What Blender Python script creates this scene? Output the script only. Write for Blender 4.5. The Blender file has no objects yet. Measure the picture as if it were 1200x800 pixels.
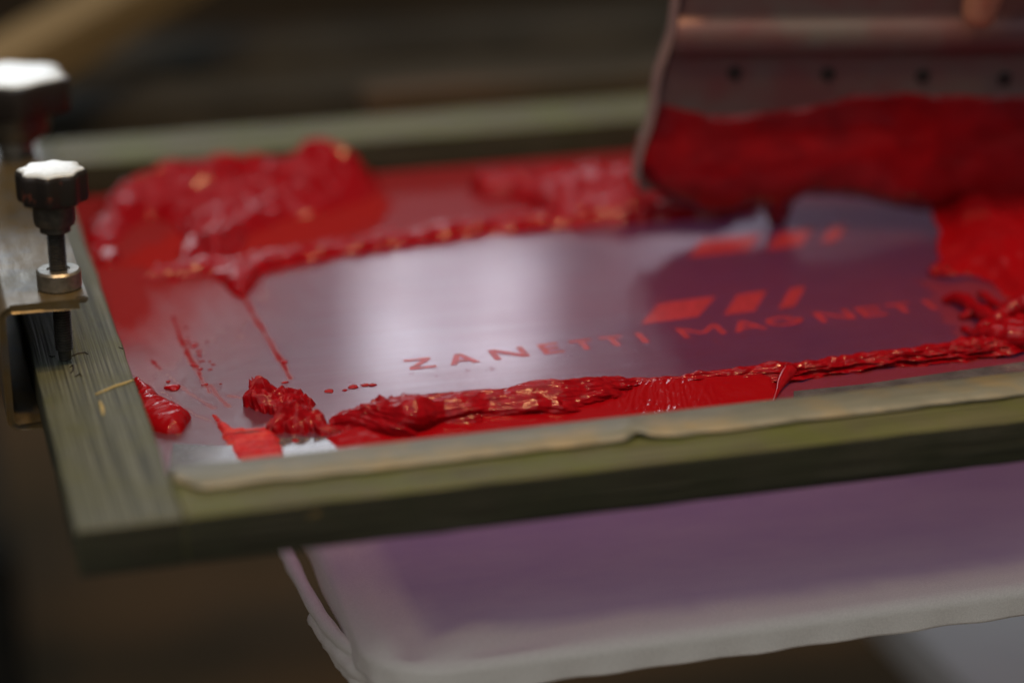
import bpy, bmesh, math, random
import numpy as np
from mathutils import Vector, Matrix

random.seed(7)
S = bpy.context.scene
COL = S.collection
R = math.radians

# ------------------------------------------------------------------ camera
F_PX = 2833.0                       # 85 mm lens on a 36 mm wide, 1200 px picture
PITCH, YAW, ROLL = R(20.39532), R(15.25891), R(-0.42431)
CAM = np.array([-0.05961615, -0.85045519, 0.38619197])
FW = np.array([math.sin(YAW) * math.cos(PITCH), math.cos(YAW) * math.cos(PITCH), -math.sin(PITCH)])
RT0 = np.array([math.cos(YAW), -math.sin(YAW), 0.0])
UP0 = np.cross(RT0, FW)
RT = math.cos(ROLL) * RT0 + math.sin(ROLL) * UP0
UP = -math.sin(ROLL) * RT0 + math.cos(ROLL) * UP0
cd = bpy.data.cameras.new('camera')
cam = bpy.data.objects.new('camera', cd)
COL.objects.link(cam)
cam.matrix_world = Matrix(((RT[0], UP[0], -FW[0], CAM[0]), (RT[1], UP[1], -FW[1], CAM[1]),
                           (RT[2], UP[2], -FW[2], CAM[2]), (0, 0, 0, 1)))
cd.lens = 85.0
cd.sensor_width = 36.0
cd.clip_start = 0.02
cd.clip_end = 100.0
cd.dof.use_dof = True
cd.dof.focus_distance = 1.098
cd.dof.aperture_fstop = 2.1
cd.dof.aperture_blades = 9
S.camera = cam

# ------------------------------------------------------------------ world, lamps, exposure
S.view_settings.view_transform = 'Standard'
S.view_settings.look = 'None'
S.view_settings.exposure = 0.12
S.view_settings.gamma = 1.0
w = bpy.data.worlds.new('World')
S.world = w
w.use_nodes = True
w.node_tree.nodes['Background'].inputs[0].default_value = (0.80, 0.78, 0.76, 1)
w.node_tree.nodes['Background'].inputs[1].default_value = 0.11

C0 = Vector((0.25, 0.2, -0.02))


def lamp(name, az, el, dist, sx, sy, radiance, color):
    """A rectangular area lamp seen from the screen at compass angle az (0 = away from the camera along the frame) and height el."""
    d = Vector((math.sin(R(az)) * math.cos(R(el)), math.cos(R(az)) * math.cos(R(el)), math.sin(R(el))))
    l = bpy.data.lights.new(name, 'AREA')
    l.shape = 'RECTANGLE'
    l.size, l.size_y = sx, sy
    l.energy = radiance * math.pi * sx * sy
    l.color = color
    o = bpy.data.objects.new(name, l)
    COL.objects.link(o)
    o.location = C0 + d * dist
    o.rotation_euler = d.to_track_quat('Z', 'Y').to_euler()
    return o


def deg(a, dist):
    return 2 * dist * math.tan(R(a) / 2)


lamp('window_light_left', -4.6, 15.5, 4.0, deg(14.6, 4), deg(13, 4), 3.6, (0.86, 0.93, 1.0))
lamp('window_light_middle', 11.35, 20.0, 4.0, deg(2.4, 4), deg(5.4, 4), 9.5, (0.90, 0.88, 1.0))
lamp('window_light_middle', 14.45, 20.2, 4.0, deg(2.7, 4), deg(5.0, 4), 9.0, (0.94, 0.88, 1.0))
lamp('window_light_low', 7.8, 25.3, 4.0, deg(4.6, 4), deg(4.0, 4), 6.0, (0.86, 0.90, 1.0))
lamp('window_light_right', 20.9, 17.2, 4.0, deg(3.8, 4), deg(4.6, 4), 2.2, (0.80, 0.82, 1.0))
lamp('skylight', -20, 76, 2.2, 1.7, 1.5, 1.2, (0.80, 0.96, 1.0))
lamp('front_fill_lamp', 205, 43, 3.2, 3.4, 3.2, 0.95, (0.98, 0.97, 0.97))  # added soft fill from the camera side, lifts the shirt and low panel
lamp('ceiling_glint_lamp', 160, 74, 2.0, 0.27, 0.19, 165, (1.0, 0.60, 0.27))
lamp('ceiling_glint_lamp', 222, 58, 2.0, 0.17, 0.12, 160, (1.0, 0.60, 0.27))  # second warm lamp, added for more glints on the ink

# ------------------------------------------------------------------ geometry of the picture: rays to real planes
ZM = -0.020                          # the mesh lies 20 mm under the top of the frame


def ray(px, py):
    return FW + (px - 600) / F_PX * RT - (py - 400) / F_PX * UP


def P(px, py, z=ZM):
    d = ray(px, py)
    return CAM + (z - CAM[2]) / d[2] * d


def PP(px, py, o, n):
    d = ray(px, py)
    return CAM + np.dot(np.asarray(o) - CAM, n) / np.dot(d, n) * d


# ------------------------------------------------------------------ noise
def _h(ix, iy, seed):
    h = (ix.astype(np.int64) * 374761393 + iy.astype(np.int64) * 668265263 + seed * 974711) & 0x7fffffff
    h = ((h ^ (h >> 13)) * 1274126177) & 0x7fffffff
    return ((h ^ (h >> 16)) & 0xffff) / 65535.0


def noise(x, y, seed=0):
    x, y = np.broadcast_arrays(np.asarray(x, float), np.asarray(y, float))
    ix, iy = np.floor(x), np.floor(y)
    fx, fy = x - ix, y - iy
    out = 0
    ux = fx * fx * fx * (fx * (fx * 6 - 15) + 10)
    uy = fy * fy * fy * (fy * (fy * 6 - 15) + 10)
    g = []
    for dx in (0, 1):
        for dy in (0, 1):
            a = _h(ix + dx, iy + dy, seed) * 2 * math.pi
            g.append(np.cos(a) * (fx - dx) + np.sin(a) * (fy - dy))
    a = g[0] + (g[2] - g[0]) * ux
    b = g[1] + (g[3] - g[1]) * ux
    return (a + (b - a) * uy) * 1.5


def fbm(x, y, seed=0, octv=4):
    s, a, t = 0, 1.0, 0
    for k in range(octv):
        s = s + a * noise(x * 2 ** k, y * 2 ** k, seed + 17 * k)
        t += a
        a *= 0.5
    return s / t


def ridge(x, y, seed=0, octv=3):
    s, a, t = 0, 1.0, 0
    for k in range(octv):
        s = s + a * (1 - np.abs(noise(x * 2 ** k, y * 2 ** k, seed + 31 * k)) * 2)
        t += a
        a *= 0.5
    return s / t


def sstep(a, b, x):
    t = np.clip((x - a) / (b - a), 0, 1)
    return t * t * (3 - 2 * t)


def sdist(poly, x, y):
    """Signed distance to a polygon, positive inside."""
    poly = np.asarray(poly, float)
    d = np.full(x.shape, 1e9)
    ins = np.zeros(x.shape, bool)
    n = len(poly)
    for i in range(n):
        ax, ay = poly[i]
        bx, by = poly[(i + 1) % n]
        ex, ey = bx - ax, by - ay
        t = np.clip(((x - ax) * ex + (y - ay) * ey) / (ex * ex + ey * ey + 1e-18), 0, 1)
        d = np.minimum(d, (x - ax - t * ex) ** 2 + (y - ay - t * ey) ** 2)
        if abs(by - ay) > 1e-12:
            c = ((ay > y) != (by > y)) & (x < (bx - ax) * (y - ay) / (by - ay) + ax)
            ins ^= c
    d = np.sqrt(d)
    return np.where(ins, d, -d)


# ------------------------------------------------------------------ materials
class NT:
    def __init__(self, name):
        self.m = bpy.data.materials.new(name)
        self.m.use_nodes = True
        self.t = self.m.node_tree
        self.b = self.t.nodes['Principled BSDF']

    def n(self, kind, **kw):
        nd = self.t.nodes.new(kind)
        for k, v in kw.items():
            setattr(nd, k, v)
        return nd

    def l(self, a, b):
        self.t.links.new(a, b)

    def coord(self, scale=(1, 1, 1), rot=(0, 0, 0), loc=(0, 0, 0), kind='Object'):
        tc = self.n('ShaderNodeTexCoord')
        mp = self.n('ShaderNodeMapping')
        mp.inputs['Scale'].default_value = scale
        mp.inputs['Rotation'].default_value = rot
        mp.inputs['Location'].default_value = loc
        self.l(tc.outputs[kind], mp.inputs['Vector'])
        return mp.outputs['Vector']

    def noise(self, vec, scale, detail=4, rough=0.6, dist=0.0):
        nd = self.n('ShaderNodeTexNoise')
        nd.inputs['Scale'].default_value = scale
        nd.inputs['Detail'].default_value = detail
        nd.inputs['Roughness'].default_value = rough
        nd.inputs['Distortion'].default_value = dist
        self.l(vec, nd.inputs['Vector'])
        return nd.outputs['Fac']

    def ramp(self, fac, *stops):
        nd = self.n('ShaderNodeValToRGB')
        e = nd.color_ramp.elements
        while len(e) > 1:
            e.remove(e[-1])
        e[0].position = stops[0][0]
        e[0].color = tuple(stops[0][1]) + (1,)
        for p, c in stops[1:]:
            x = e.new(p)
            x.color = tuple(c) + (1,)
        self.l(fac, nd.inputs['Fac'])
        return nd.outputs['Color']

    def mix(self, fac, a, b, mode='MIX'):
        nd = self.n('ShaderNodeMix', data_type='RGBA', blend_type=mode)
        for s, v in ((nd.inputs[0], fac), (nd.inputs[6], a), (nd.inputs[7], b)):
            if isinstance(v, (int, float)):
                s.default_value = v
            elif isinstance(v, tuple):
                s.default_value = v + (1,) if len(v) == 3 else v
            else:
                self.l(v, s)
        return nd.outputs[2]

    def math(self, op, a, b=0.0, clamp=False):
        nd = self.n('ShaderNodeMath', operation=op)
        nd.use_clamp = clamp
        for s, v in ((nd.inputs[0], a), (nd.inputs[1], b)):
            if isinstance(v, (int, float)):
                s.default_value = v
            else:
                self.l(v, s)
        return nd.outputs[0]

    def bump(self, h, dist, strength=1.0):
        nd = self.n('ShaderNodeBump')
        nd.inputs['Distance'].default_value = dist
        nd.inputs['Strength'].default_value = strength
        self.l(h, nd.inputs['Height'])
        self.l(nd.outputs['Normal'], self.b.inputs['Normal'])

    def set(self, **kw):
        for k, v in kw.items():
            k = {'col': 'Base Color', 'rough': 'Roughness', 'metal': 'Metallic', 'spec': 'Specular IOR Level',
                 'coat': 'Coat Weight', 'coatr': 'Coat Roughness', 'aniso': 'Anisotropic', 'sheen': 'Sheen Weight',
                 'sss': 'Subsurface Weight', 'ior': 'IOR', 'trans': 'Transmission Weight'}[k]
            s = self.b.inputs[k]
            if isinstance(v, (int, float)):
                s.default_value = v
            elif isinstance(v, tuple):
                s.default_value = v + (1,) if len(v) == 3 else v
            else:
                self.l(v, s)
        return self


def rgb(r, g, b):
    f = lambda c: (c / 255 / 12.92) if c <= 10 else ((c / 255 + .055) / 1.055) ** 2.4
    return (f(r), f(g), f(b))


def wood_mat(name, along, base, light, moss, rough=0.55, grooves=False):
    t = NT(name)
    sc = {'y': (1, 0.010, 1), 'x': (0.016, 1, 1)}[along]
    v = t.coord(sc)
    v1 = t.coord((1, 1, 1))
    g = t.noise(v, 620, 3, 0.5)
    g2 = t.noise(v, 900, 2, 0.5)
    big = t.noise(v1, 28, 4, 0.6)
    spots = t.noise(v1, 60, 5, 0.7)
    c = t.ramp(g, (0.36, tuple(x * 0.45 for x in base)), (0.5, base), (0.66, light))
    c = t.mix(t.ramp(big, (0.42, (0, 0, 0)), (0.62, (1, 1, 1))), c, moss, 'MIX')
    c = t.mix(t.ramp(g2, (0.3, (0.55, 0.55, 0.55)), (0.5, (1, 1, 1))), (0, 0, 0), c)
    c = t.mix(t.ramp(spots, (0.66, (0, 0, 0)), (0.74, (1, 1, 1))), c, (0.17, 0.12, 0.04))
    if grooves:
        wv = t.n('ShaderNodeTexWave', wave_type='BANDS', bands_direction='X')
        wv.inputs['Scale'].default_value = 150
        wv.inputs['Distortion'].default_value = 1.2
        wv.inputs['Detail'].default_value = 2
        wv.inputs['Detail Scale'].default_value = 0.6
        t.l(t.coord((1, 0.012, 1)), wv.inputs['Vector'])
        gr = t.ramp(wv.outputs['Fac'], (0.05, (0.42, 0.42, 0.42)), (0.45, (1, 1, 1)))
        c = t.mix(t.ramp(big, (0.35, (0.95, 0.95, 0.95)), (0.65, (0.35, 0.35, 0.35))), c, t.mix(1.0, c, gr, 'MULTIPLY'))
    t.set(col=c, rough=rough, spec=0.2)
    t.bump(g, 0.0006, 0.8)
    return t.m


M = {}
M['rail_side'] = wood_mat('painted_wood_grey', 'y', (0.076, 0.092, 0.078), (0.118, 0.138, 0.122), (0.066, 0.078, 0.048), grooves=True)
M['rail_long'] = wood_mat('painted_wood_green', 'x', (0.070, 0.077, 0.040), (0.108, 0.114, 0.066), (0.068, 0.084, 0.026))

M['rail_flank'] = wood_mat('shade_painted_flank', 'x', (0.034, 0.038, 0.029), (0.045, 0.05, 0.04), (0.028, 0.034, 0.024))  # shade on the rails' front and back faces, put into a darker colour

# ink
t = NT('red_ink')
v = t.coord()
n1 = t.noise(v, 260, 4, 0.6)
n2 = t.noise(v, 1100, 3, 0.6)
t.set(col=t.ramp(n1, (0.35, (0.155, 0.001, 0.004)), (0.65, (0.23, 0.002, 0.006))), rough=0.085, spec=0.20, coat=0.0, ior=1.5)
t.bump(t.math('ADD', n1, t.math('MULTIPLY', n2, 0.25)), 0.0005, 0.34)
M['ink'] = t.m
t = NT('red_ink_smooth')
v = t.coord()
n1 = t.noise(v, 120, 4, 0.6)
t.set(col=(0.21, 0.002, 0.005), rough=0.13, spec=0.2)
t.bump(n1, 0.001, 0.3)
M['ink_smooth'] = t.m
t = NT('red_ink_thin')
v = t.coord((1, 1, 1))
n1 = t.noise(t.coord((0.2, 1, 1)), 300, 5, 0.75)
n2 = t.noise(v, 900, 3, 0.6)
t.set(col=t.ramp(n1, (0.36, (0.13, 0.045, 0.055)), (0.43, (0.26, 0.008, 0.014)), (0.52, (0.38, 0.012, 0.016)), (0.62, (0.42, 0.06, 0.05))), rough=0.45, spec=0.1)
t.bump(t.math('ADD', n1, n2), 0.0006, 0.9)
M['ink_film'] = t.m

t = NT('shade_painted_ink')
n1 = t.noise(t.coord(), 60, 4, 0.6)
t.set(col=t.ramp(n1, (0.35, (0.12, 0.001, 0.004)), (0.65, (0.19, 0.002, 0.005))), rough=0.18, spec=0.3)  # shade on the hanging ink, put into a darker copy of the red
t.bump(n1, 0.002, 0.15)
M['ink_shaded'] = t.m

# the screen mesh: mauve emulsion with dried red film (vertex colour says where ink lies thin)
t = NT('mauve_screen_mesh')
at = t.n('ShaderNodeVertexColor', layer_name='film')
sep = t.n('ShaderNodeSeparateColor')
t.l(at.outputs['Color'], sep.inputs[0])
gx = t.noise(t.coord((0.05, 1, 1)), 1300, 2, 0.6)
fine = t.noise(t.coord(), 1500, 2, 0.6)
blot = t.noise(t.coord(), 45, 4, 0.6)
c = t.ramp(blot, (0.3, (0.092, 0.018, 0.020)), (0.7, (0.118, 0.026, 0.028)))
c = t.mix(t.ramp(gx, (0.4, (0, 0, 0)), (0.6, (0.55, 0.55, 0.55))), c, (0.07, 0.015, 0.02))
film = t.math('MULTIPLY', sep.outputs['Red'], t.math('ADD', 0.72, t.math('MULTIPLY', gx, 0.55)), True)
c = t.mix(film, c, (0.22, 0.012, 0.013))
c = t.mix(sep.outputs['Green'], c, (0.16, 0.16, 0.15))
ro = t.math('ADD', t.math('ADD', t.math('MULTIPLY', sep.outputs['Red'], 0.45), 0.07), t.math('MULTIPLY', fine, 0.08))
t.set(coat=t.math('SUBTRACT', 0.5, t.math('MULTIPLY', sep.outputs['Red'], 1.3), True), coatr=0.1, col=c, rough=ro, spec=t.math('SUBTRACT', 1.0, t.math('MULTIPLY', sep.outputs['Red'], 1.35), True))
t.bump(t.math('ADD', gx, t.math('MULTIPLY', fine, 0.8)), 0.00025, 0.75)
tr = t.n('ShaderNodeBsdfTranslucent')
tr.inputs['Color'].default_value = (0.64, 0.47, 1.0, 1)
ms = t.n('ShaderNodeMixShader')
t.l(t.math('MULTIPLY', t.math('SUBTRACT', 1.0, film), 0.37), ms.inputs[0])
t.l(t.b.outputs[0], ms.inputs[1])
t.l(tr.outputs[0], ms.inputs[2])
t.l(ms.outputs[0], t.t.nodes['Material Output'].inputs['Surface'])
M['mesh'] = t.m

t = NT('red_print')
n1 = t.noise(t.coord((0.4, 1, 1)), 900, 3, 0.6)
t.set(col=t.ramp(t.math('ADD', t.math('MULTIPLY', n1, 0.6), t.math('MULTIPLY', t.noise(t.coord(), 320, 4, 0.6), 0.4)), (0.38, (0.13, 0.02, 0.028)), (0.50, (0.27, 0.022, 0.036)), (0.60, (0.32, 0.03, 0.048))), rough=0.35, spec=0.25)
M['print'] = t.m

t = NT('worn_grey_tape')
n1 = t.noise(t.coord((0.15, 1, 1)), 240, 4, 0.6)
n2 = t.noise(t.coord(), 26, 3, 0.6)
c = t.ramp(n1, (0.3, (0.088, 0.102, 0.088)), (0.7, (0.142, 0.156, 0.138)))
c = t.mix(t.ramp(n2, (0.48, (0, 0, 0)), (0.68, (0.75, 0.75, 0.75))), c, (0.20, 0.165, 0.085))
t.set(col=c, rough=0.5)
t.bump(n1, 0.0004, 0.5)
M['tape'] = t.m
t = NT('clear_sealing_tape')
n1 = t.noise(t.coord(), 50, 3, 0.6)
t.set(col=t.ramp(n1, (0.35, (0.045, 0.045, 0.055)), (0.65, (0.085, 0.085, 0.10))), rough=0.14, spec=0.7)
t.bump(t.noise(t.coord(), 45, 2), 0.0008, 0.12)
M['clear'] = t.m

t = NT('sheen_painted_knob_face')
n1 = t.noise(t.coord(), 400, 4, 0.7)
t.set(col=t.ramp(n1, (0.3, (0.34, 0.43, 0.52)), (0.6, (0.46, 0.56, 0.66))), rough=0.25, spec=0.8)  # blue-white window reflection on the knob tops, painted as pale colour
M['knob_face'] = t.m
# metals
t = NT('worn_steel_plate')
n1 = t.noise(t.coord((1, 0.2, 1)), 180, 5, 0.65)
n2 = t.noise(t.coord(), 55, 4, 0.6)
c = t.ramp(n2, (0.35, (0.085, 0.083, 0.075)), (0.55, (0.10, 0.078, 0.036)), (0.7, (0.115, 0.10, 0.066)))
t.set(col=c, metal=0.5, rough=t.ramp(n1, (0.3, (0.28, 0.28, 0.28)), (0.7, (0.46, 0.46, 0.46))))
t.bump(n1, 0.0003, 0.5)
M['plate'] = t.m
t = NT('dark_steel')
n1 = t.noise(t.coord(), 260, 4, 0.6)
t.set(col=t.ramp(n1, (0.3, (0.06, 0.06, 0.055)), (0.7, (0.12, 0.115, 0.10))), metal=0.7, rough=0.36)
t.bump(n1, 0.0002, 0.5)
M['dark_steel'] = t.m
t = NT('collar_steel')
n1 = t.noise(t.coord(), 260, 4, 0.6)
t.set(col=t.ramp(n1, (0.3, (0.16, 0.155, 0.13)), (0.7, (0.30, 0.29, 0.26))), metal=0.8, rough=0.36)
t.bump(n1, 0.0003, 0.5)
M['collar'] = t.m
t = NT('black_knob_plastic')
n1 = t.noise(t.coord(), 320, 4, 0.7)
n2 = t.noise(t.coord(), 80, 4, 0.7)
c = t.mix(t.ramp(n2, (0.64, (0, 0, 0)), (0.7, (1, 1, 1))), (0.014, 0.013, 0.013), (0.09, 0.03, 0.022))
t.set(col=c, rough=0.3, spec=0.35)
t.bump(n1, 0.0002, 0.4)
M['knob'] = t.m
t = NT('squeegee_aluminium')
n1 = t.noise(t.coord((0.08, 1, 1)), 260, 4, 0.6)
n2 = t.noise(t.coord(), 14, 3, 0.6)
c = t.mix(t.ramp(n2, (0.42, (0, 0, 0)), (0.62, (0.6, 0.6, 0.6))), (0.12, 0.115, 0.112), (0.13, 0.022, 0.032))
t.set(col=c, metal=0.3, rough=0.5, spec=0.4)
t.bump(n1, 0.0003, 0.4)
M['alu'] = t.m
t = NT('hole_black')
t.set(col=(0.006, 0.006, 0.006), rough=0.7)
M['hole'] = t.m
t = NT('clear_guard')
t.set(col=(0.30, 0.24, 0.24), metal=0.4, rough=0.22, spec=0.6)
M['guard'] = t.m
t = NT('pale_timber')
n1 = t.noise(t.coord((0.08, 1, 1)), 90, 4, 0.6)
t.set(col=t.ramp(n1, (0.3, (0.13, 0.10, 0.052)), (0.7, (0.20, 0.16, 0.088))), rough=0.55)
t.bump(n1, 0.001, 0.5)
t.set(spec=0.04, rough=0.85)
M['timber'] = t.m
t = NT('dark_bench')
n1 = t.noise(t.coord((0.3, 1, 1)), 9, 4, 0.6)
t.set(col=t.ramp(n1, (0.35, (0.032, 0.028, 0.018)), (0.55, (0.060, 0.038, 0.022)), (0.7, (0.05, 0.045, 0.04))), rough=0.8, spec=0.1)
M['bench'] = t.m
t = NT('dark_grey_metal')
n1 = t.noise(t.coord(), 8, 4, 0.6)
t.set(col=t.ramp(n1, (0.35, (0.022, 0.022, 0.019)), (0.7, (0.05, 0.047, 0.038))), rough=0.9, spec=0.05)
M['grey_metal'] = t.m
t = NT('workshop_floor')
n1 = t.noise(t.coord(), 3.5, 5, 0.6)
t.set(col=t.ramp(n1, (0.3, (0.055, 0.045, 0.027)), (0.55, (0.082, 0.056, 0.032)), (0.75, (0.064, 0.054, 0.038))), rough=0.9, spec=0.05)
M['floor'] = t.m
t = NT('pale_card')
n1 = t.noise(t.coord(), 30, 3, 0.6)
t.set(col=t.ramp(n1, (0.3, (0.76, 0.75, 0.75)), (0.7, (0.82, 0.81, 0.80))), rough=0.7)
M['card'] = t.m
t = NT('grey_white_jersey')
at = t.n('ShaderNodeVertexColor', layer_name='purple_light')
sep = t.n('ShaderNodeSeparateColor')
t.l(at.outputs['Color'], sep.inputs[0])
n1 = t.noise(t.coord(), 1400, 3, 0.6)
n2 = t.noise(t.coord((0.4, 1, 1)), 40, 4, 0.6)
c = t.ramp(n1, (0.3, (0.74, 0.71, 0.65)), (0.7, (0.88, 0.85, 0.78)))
tint_fac = t.math('MULTIPLY', sep.outputs['Red'], t.math('ADD', 0.62, t.math('MULTIPLY', n2, 0.5)), True)
c = t.mix(tint_fac, c, (0.47, 0.38, 0.53))  # purple light through the mesh, mixed into the cloth colour
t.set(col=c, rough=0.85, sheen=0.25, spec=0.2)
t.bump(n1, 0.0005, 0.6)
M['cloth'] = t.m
t = NT('skin')
n1 = t.noise(t.coord(), 200, 4, 0.6)
n2 = t.noise(t.coord(), 70, 3, 0.6)
c = t.ramp(n1, (0.3, (0.40, 0.19, 0.12)), (0.7, (0.48, 0.24, 0.16)))
c = t.mix(t.ramp(n2, (0.58, (0, 0, 0)), (0.70, (0.7, 0.7, 0.7))), c, (0.36, 0.03, 0.02))
t.set(col=c, rough=0.45, sss=0.1)
t.b.inputs['Subsurface Radius'].default_value = (0.004, 0.0015, 0.001)
M['skin'] = t.m
t = NT('dark_sleeve')
t.set(col=(0.03, 0.032, 0.035), rough=0.9)
M['sleeve'] = t.m
t = NT('ochre_scratch')
t.set(col=(0.34, 0.29, 0.12), rough=0.5)
M['scratch'] = t.m


# ------------------------------------------------------------------ object helpers
def tag(o, label, cat, group=None, kind=None):
    if label:
        o['label'] = label
    if cat:
        o['category'] = cat
    if group:
        o['group'] = group
    if kind:
        o['kind'] = kind
    return o


def empty(name, loc, label, cat, group=None):
    o = bpy.data.objects.new(name, None)
    o.empty_display_size = 0.02
    o.location = loc
    COL.objects.link(o)
    return tag(o, label, cat, group)


def put(o, parent):
    if parent is not None:
        o.parent = parent
        bpy.context.view_layer.update()
        o.matrix_parent_inverse = parent.matrix_world.inverted()


def link(name, bm, mat, parent=None, smooth=None, label=None):
    me = bpy.data.meshes.new(name)
    bmesh.ops.recalc_face_normals(bm, faces=bm.faces)
    bm.to_mesh(me)
    bm.free()
    me.materials.append(mat)
    if smooth is not None:
        me.polygons.foreach_set('use_smooth', [True] * len(me.polygons))
        if smooth < 180:
            me.set_sharp_from_angle(angle=R(smooth))
    o = bpy.data.objects.new(name, me)
    COL.objects.link(o)
    put(o, parent)
    if label:
        o['label'] = label
    return o


def pydata(name, verts, faces, mat, parent=None, smooth=True):
    me = bpy.data.meshes.new(name)
    me.from_pydata([tuple(v) for v in verts], [], [tuple(int(i) for i in f) for f in faces])
    me.materials.append(mat)
    if smooth:
        me.polygons.foreach_set('use_smooth', [True] * len(me.polygons))
    me.update()
    o = bpy.data.objects.new(name, me)
    COL.objects.link(o)
    put(o, parent)
    return o


def grid_faces(mask_idx, keep):
    a = mask_idx[:-1, :-1][keep]
    b = mask_idx[1:, :-1][keep]
    c = mask_idx[1:, 1:][keep]
    d = mask_idx[:-1, 1:][keep]
    return np.stack([a, b, c, d], 1)


def box(bm, x0, x1, y0, y1, z0, z1, bev=0.0, seg=2, jitter=0.0, cuts=0, axis=0):
    r = bmesh.ops.create_cube(bm, size=1)
    vs = r['verts']
    bmesh.ops.scale(bm, vec=(x1 - x0, y1 - y0, z1 - z0), verts=vs)
    bmesh.ops.translate(bm, vec=((x0 + x1) / 2, (y0 + y1) / 2, (z0 + z1) / 2), verts=vs)
    es = list({e for v in vs for e in v.link_edges})
    if bev:
        r2 = bmesh.ops.bevel(bm, geom=es, offset=bev, segments=seg, profile=0.6, affect='EDGES')


def bar(bm, a, b, wdt, hgt, bev=0.0, up=(0, 0, 1)):
    """A rectangular bar from a to b."""
    a, b = Vector(a), Vector(b)
    d = (b - a)
    L = d.length
    d.normalize()
    s = d.cross(Vector(up)).normalized()
    u = s.cross(d)
    r = bmesh.ops.create_cube(bm, size=1)
    vs = r['verts']
    if bev:
        bmesh.ops.scale(bm, vec=(L, wdt, hgt), verts=vs)
        es = list({e for v in vs for e in v.link_edges})
        rr = bmesh.ops.bevel(bm, geom=es, offset=bev, segments=2, affect='EDGES')
        vs = list({v for f in rr['faces'] for v in f.verts} | {v for v in vs if v.is_valid})
    else:
        bmesh.ops.scale(bm, vec=(L, wdt, hgt), verts=vs)
    m = Matrix(((d.x, s.x, u.x, (a.x + b.x) / 2), (d.y, s.y, u.y, (a.y + b.y) / 2), (d.z, s.z, u.z, (a.z + b.z) / 2), (0, 0, 0, 1)))
    bmesh.ops.transform(bm, matrix=m, verts=list({v for v in bm.verts if v in set(vs)}))


def lathe(bm, prof, c, seg=40):
    """prof: (radius, z) pairs; radius may be a function of angle."""
    rings = []
    for r, z in prof:
        ring = []
        for k in range(seg):
            a = 2 * math.pi * k / seg
            rr = r(a) if callable(r) else r
            ring.append(bm.verts.new((c[0] + rr * math.cos(a), c[1] + rr * math.sin(a), c[2] + z)))
        rings.append(ring)
    for i in range(len(rings) - 1):
        for k in range(seg):
            bm.faces.new((rings[i][k], rings[i][(k + 1) % seg], rings[i + 1][(k + 1) % seg], rings[i + 1][k]))
    bm.faces.new(rings[0])
    bm.faces.new(rings[-1])


def tube(bm, pts, rad, seg=10, rnd=None):
    pts = [Vector(p) for p in pts]
    rings = []
    for i, p in enumerate(pts):
        d = (pts[min(i + 1, len(pts) - 1)] - pts[max(i - 1, 0)]).normalized()
        s = d.cross(Vector((0, 0, 1)))
        s = s.normalized() if s.length > 1e-4 else Vector((1, 0, 0))
        u = s.cross(d)
        r = rad[i] if isinstance(rad, (list, tuple, np.ndarray)) else rad
        rings.append([bm.verts.new(p + (s * math.cos(2 * math.pi * k / seg) + u * math.sin(2 * math.pi * k / seg)) * r) for k in range(seg)])
    for i in range(len(rings) - 1):
        for k in range(seg):
            bm.faces.new((rings[i][k], rings[i][(k + 1) % seg], rings[i + 1][(k + 1) % seg], rings[i + 1][k]))
    bm.faces.new(rings[0])
    bm.faces.new(rings[-1])


def smooth_path(pts, n):
    """Catmull-Rom through the points (any dimension), n samples."""
    p = np.asarray(pts, float)
    p = np.vstack([2 * p[0] - p[1], p, 2 * p[-1] - p[-2]])
    m = len(p) - 3
    out = []
    for t in np.linspace(0, m - 1e-9, n):
        i = int(t)
        f = t - i
        a, b, c, d = p[i], p[i + 1], p[i + 2], p[i + 3]
        out.append(0.5 * ((2 * b) + (-a + c) * f + (2 * a - 5 * b + 4 * c - d) * f * f + (-a + 3 * b - 3 * c + d) * f ** 3))
    return np.array(out)


# ------------------------------------------------------------------ setting: floor
FZ = -0.85
bm = bmesh.new()
box(bm, -6, 7, -4, 9, FZ - 0.1, FZ)
fl = link('floor', bm, M['floor'])
fl['kind'] = 'structure'

# ------------------------------------------------------------------ the screen frame
RW = 0.0415                          # width of the left rail
XR, YB0, YB1 = 0.82, 0.501, 0.560    # right end, far rail inner and outer edge
TN = 0.0462                          # near rail width
frame = empty('screen_frame', (0, 0, ZM), 'wooden screen printing frame with green grey painted rails and red inked mauve mesh', 'printing frame')


def rail(name, x0, x1, y0, y1, mat, long_axis, seed, label=None):
    bm = bmesh.new()
    box(bm, x0, x1, y0, y1, ZM, 0.0, 0.0016, 3)
    n = 70
    for k in range(1, n):
        f = k / n
        co = (x0 + (x1 - x0) * f, 0, 0) if long_axis == 'x' else (0, y0 + (y1 - y0) * f, 0)
        no = (1, 0, 0) if long_axis == 'x' else (0, 1, 0)
        bmesh.ops.bisect_plane(bm, geom=list(bm.verts) + list(bm.edges) + list(bm.faces), plane_co=co, plane_no=no)
    for v in bm.verts:
        a = v.co.x if long_axis == 'x' else v.co.y
        q = np.array([a * 45 + seed]), np.array([v.co.z * 60 + (v.co.y if long_axis == 'x' else v.co.x) * 40])
        d = float(fbm(q[0], q[1], seed)[0]) * 0.0007
        if long_axis == 'x':
            v.co.y += d
        else:
            v.co.x += d
        v.co.z += d * 0.4
    ob = link(name, bm, mat, frame, 40, label)
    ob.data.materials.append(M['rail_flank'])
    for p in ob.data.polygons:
        if abs(p.normal.y) > 0.75:  # faces along y take the painted shade tone
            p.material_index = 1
    return ob


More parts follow.
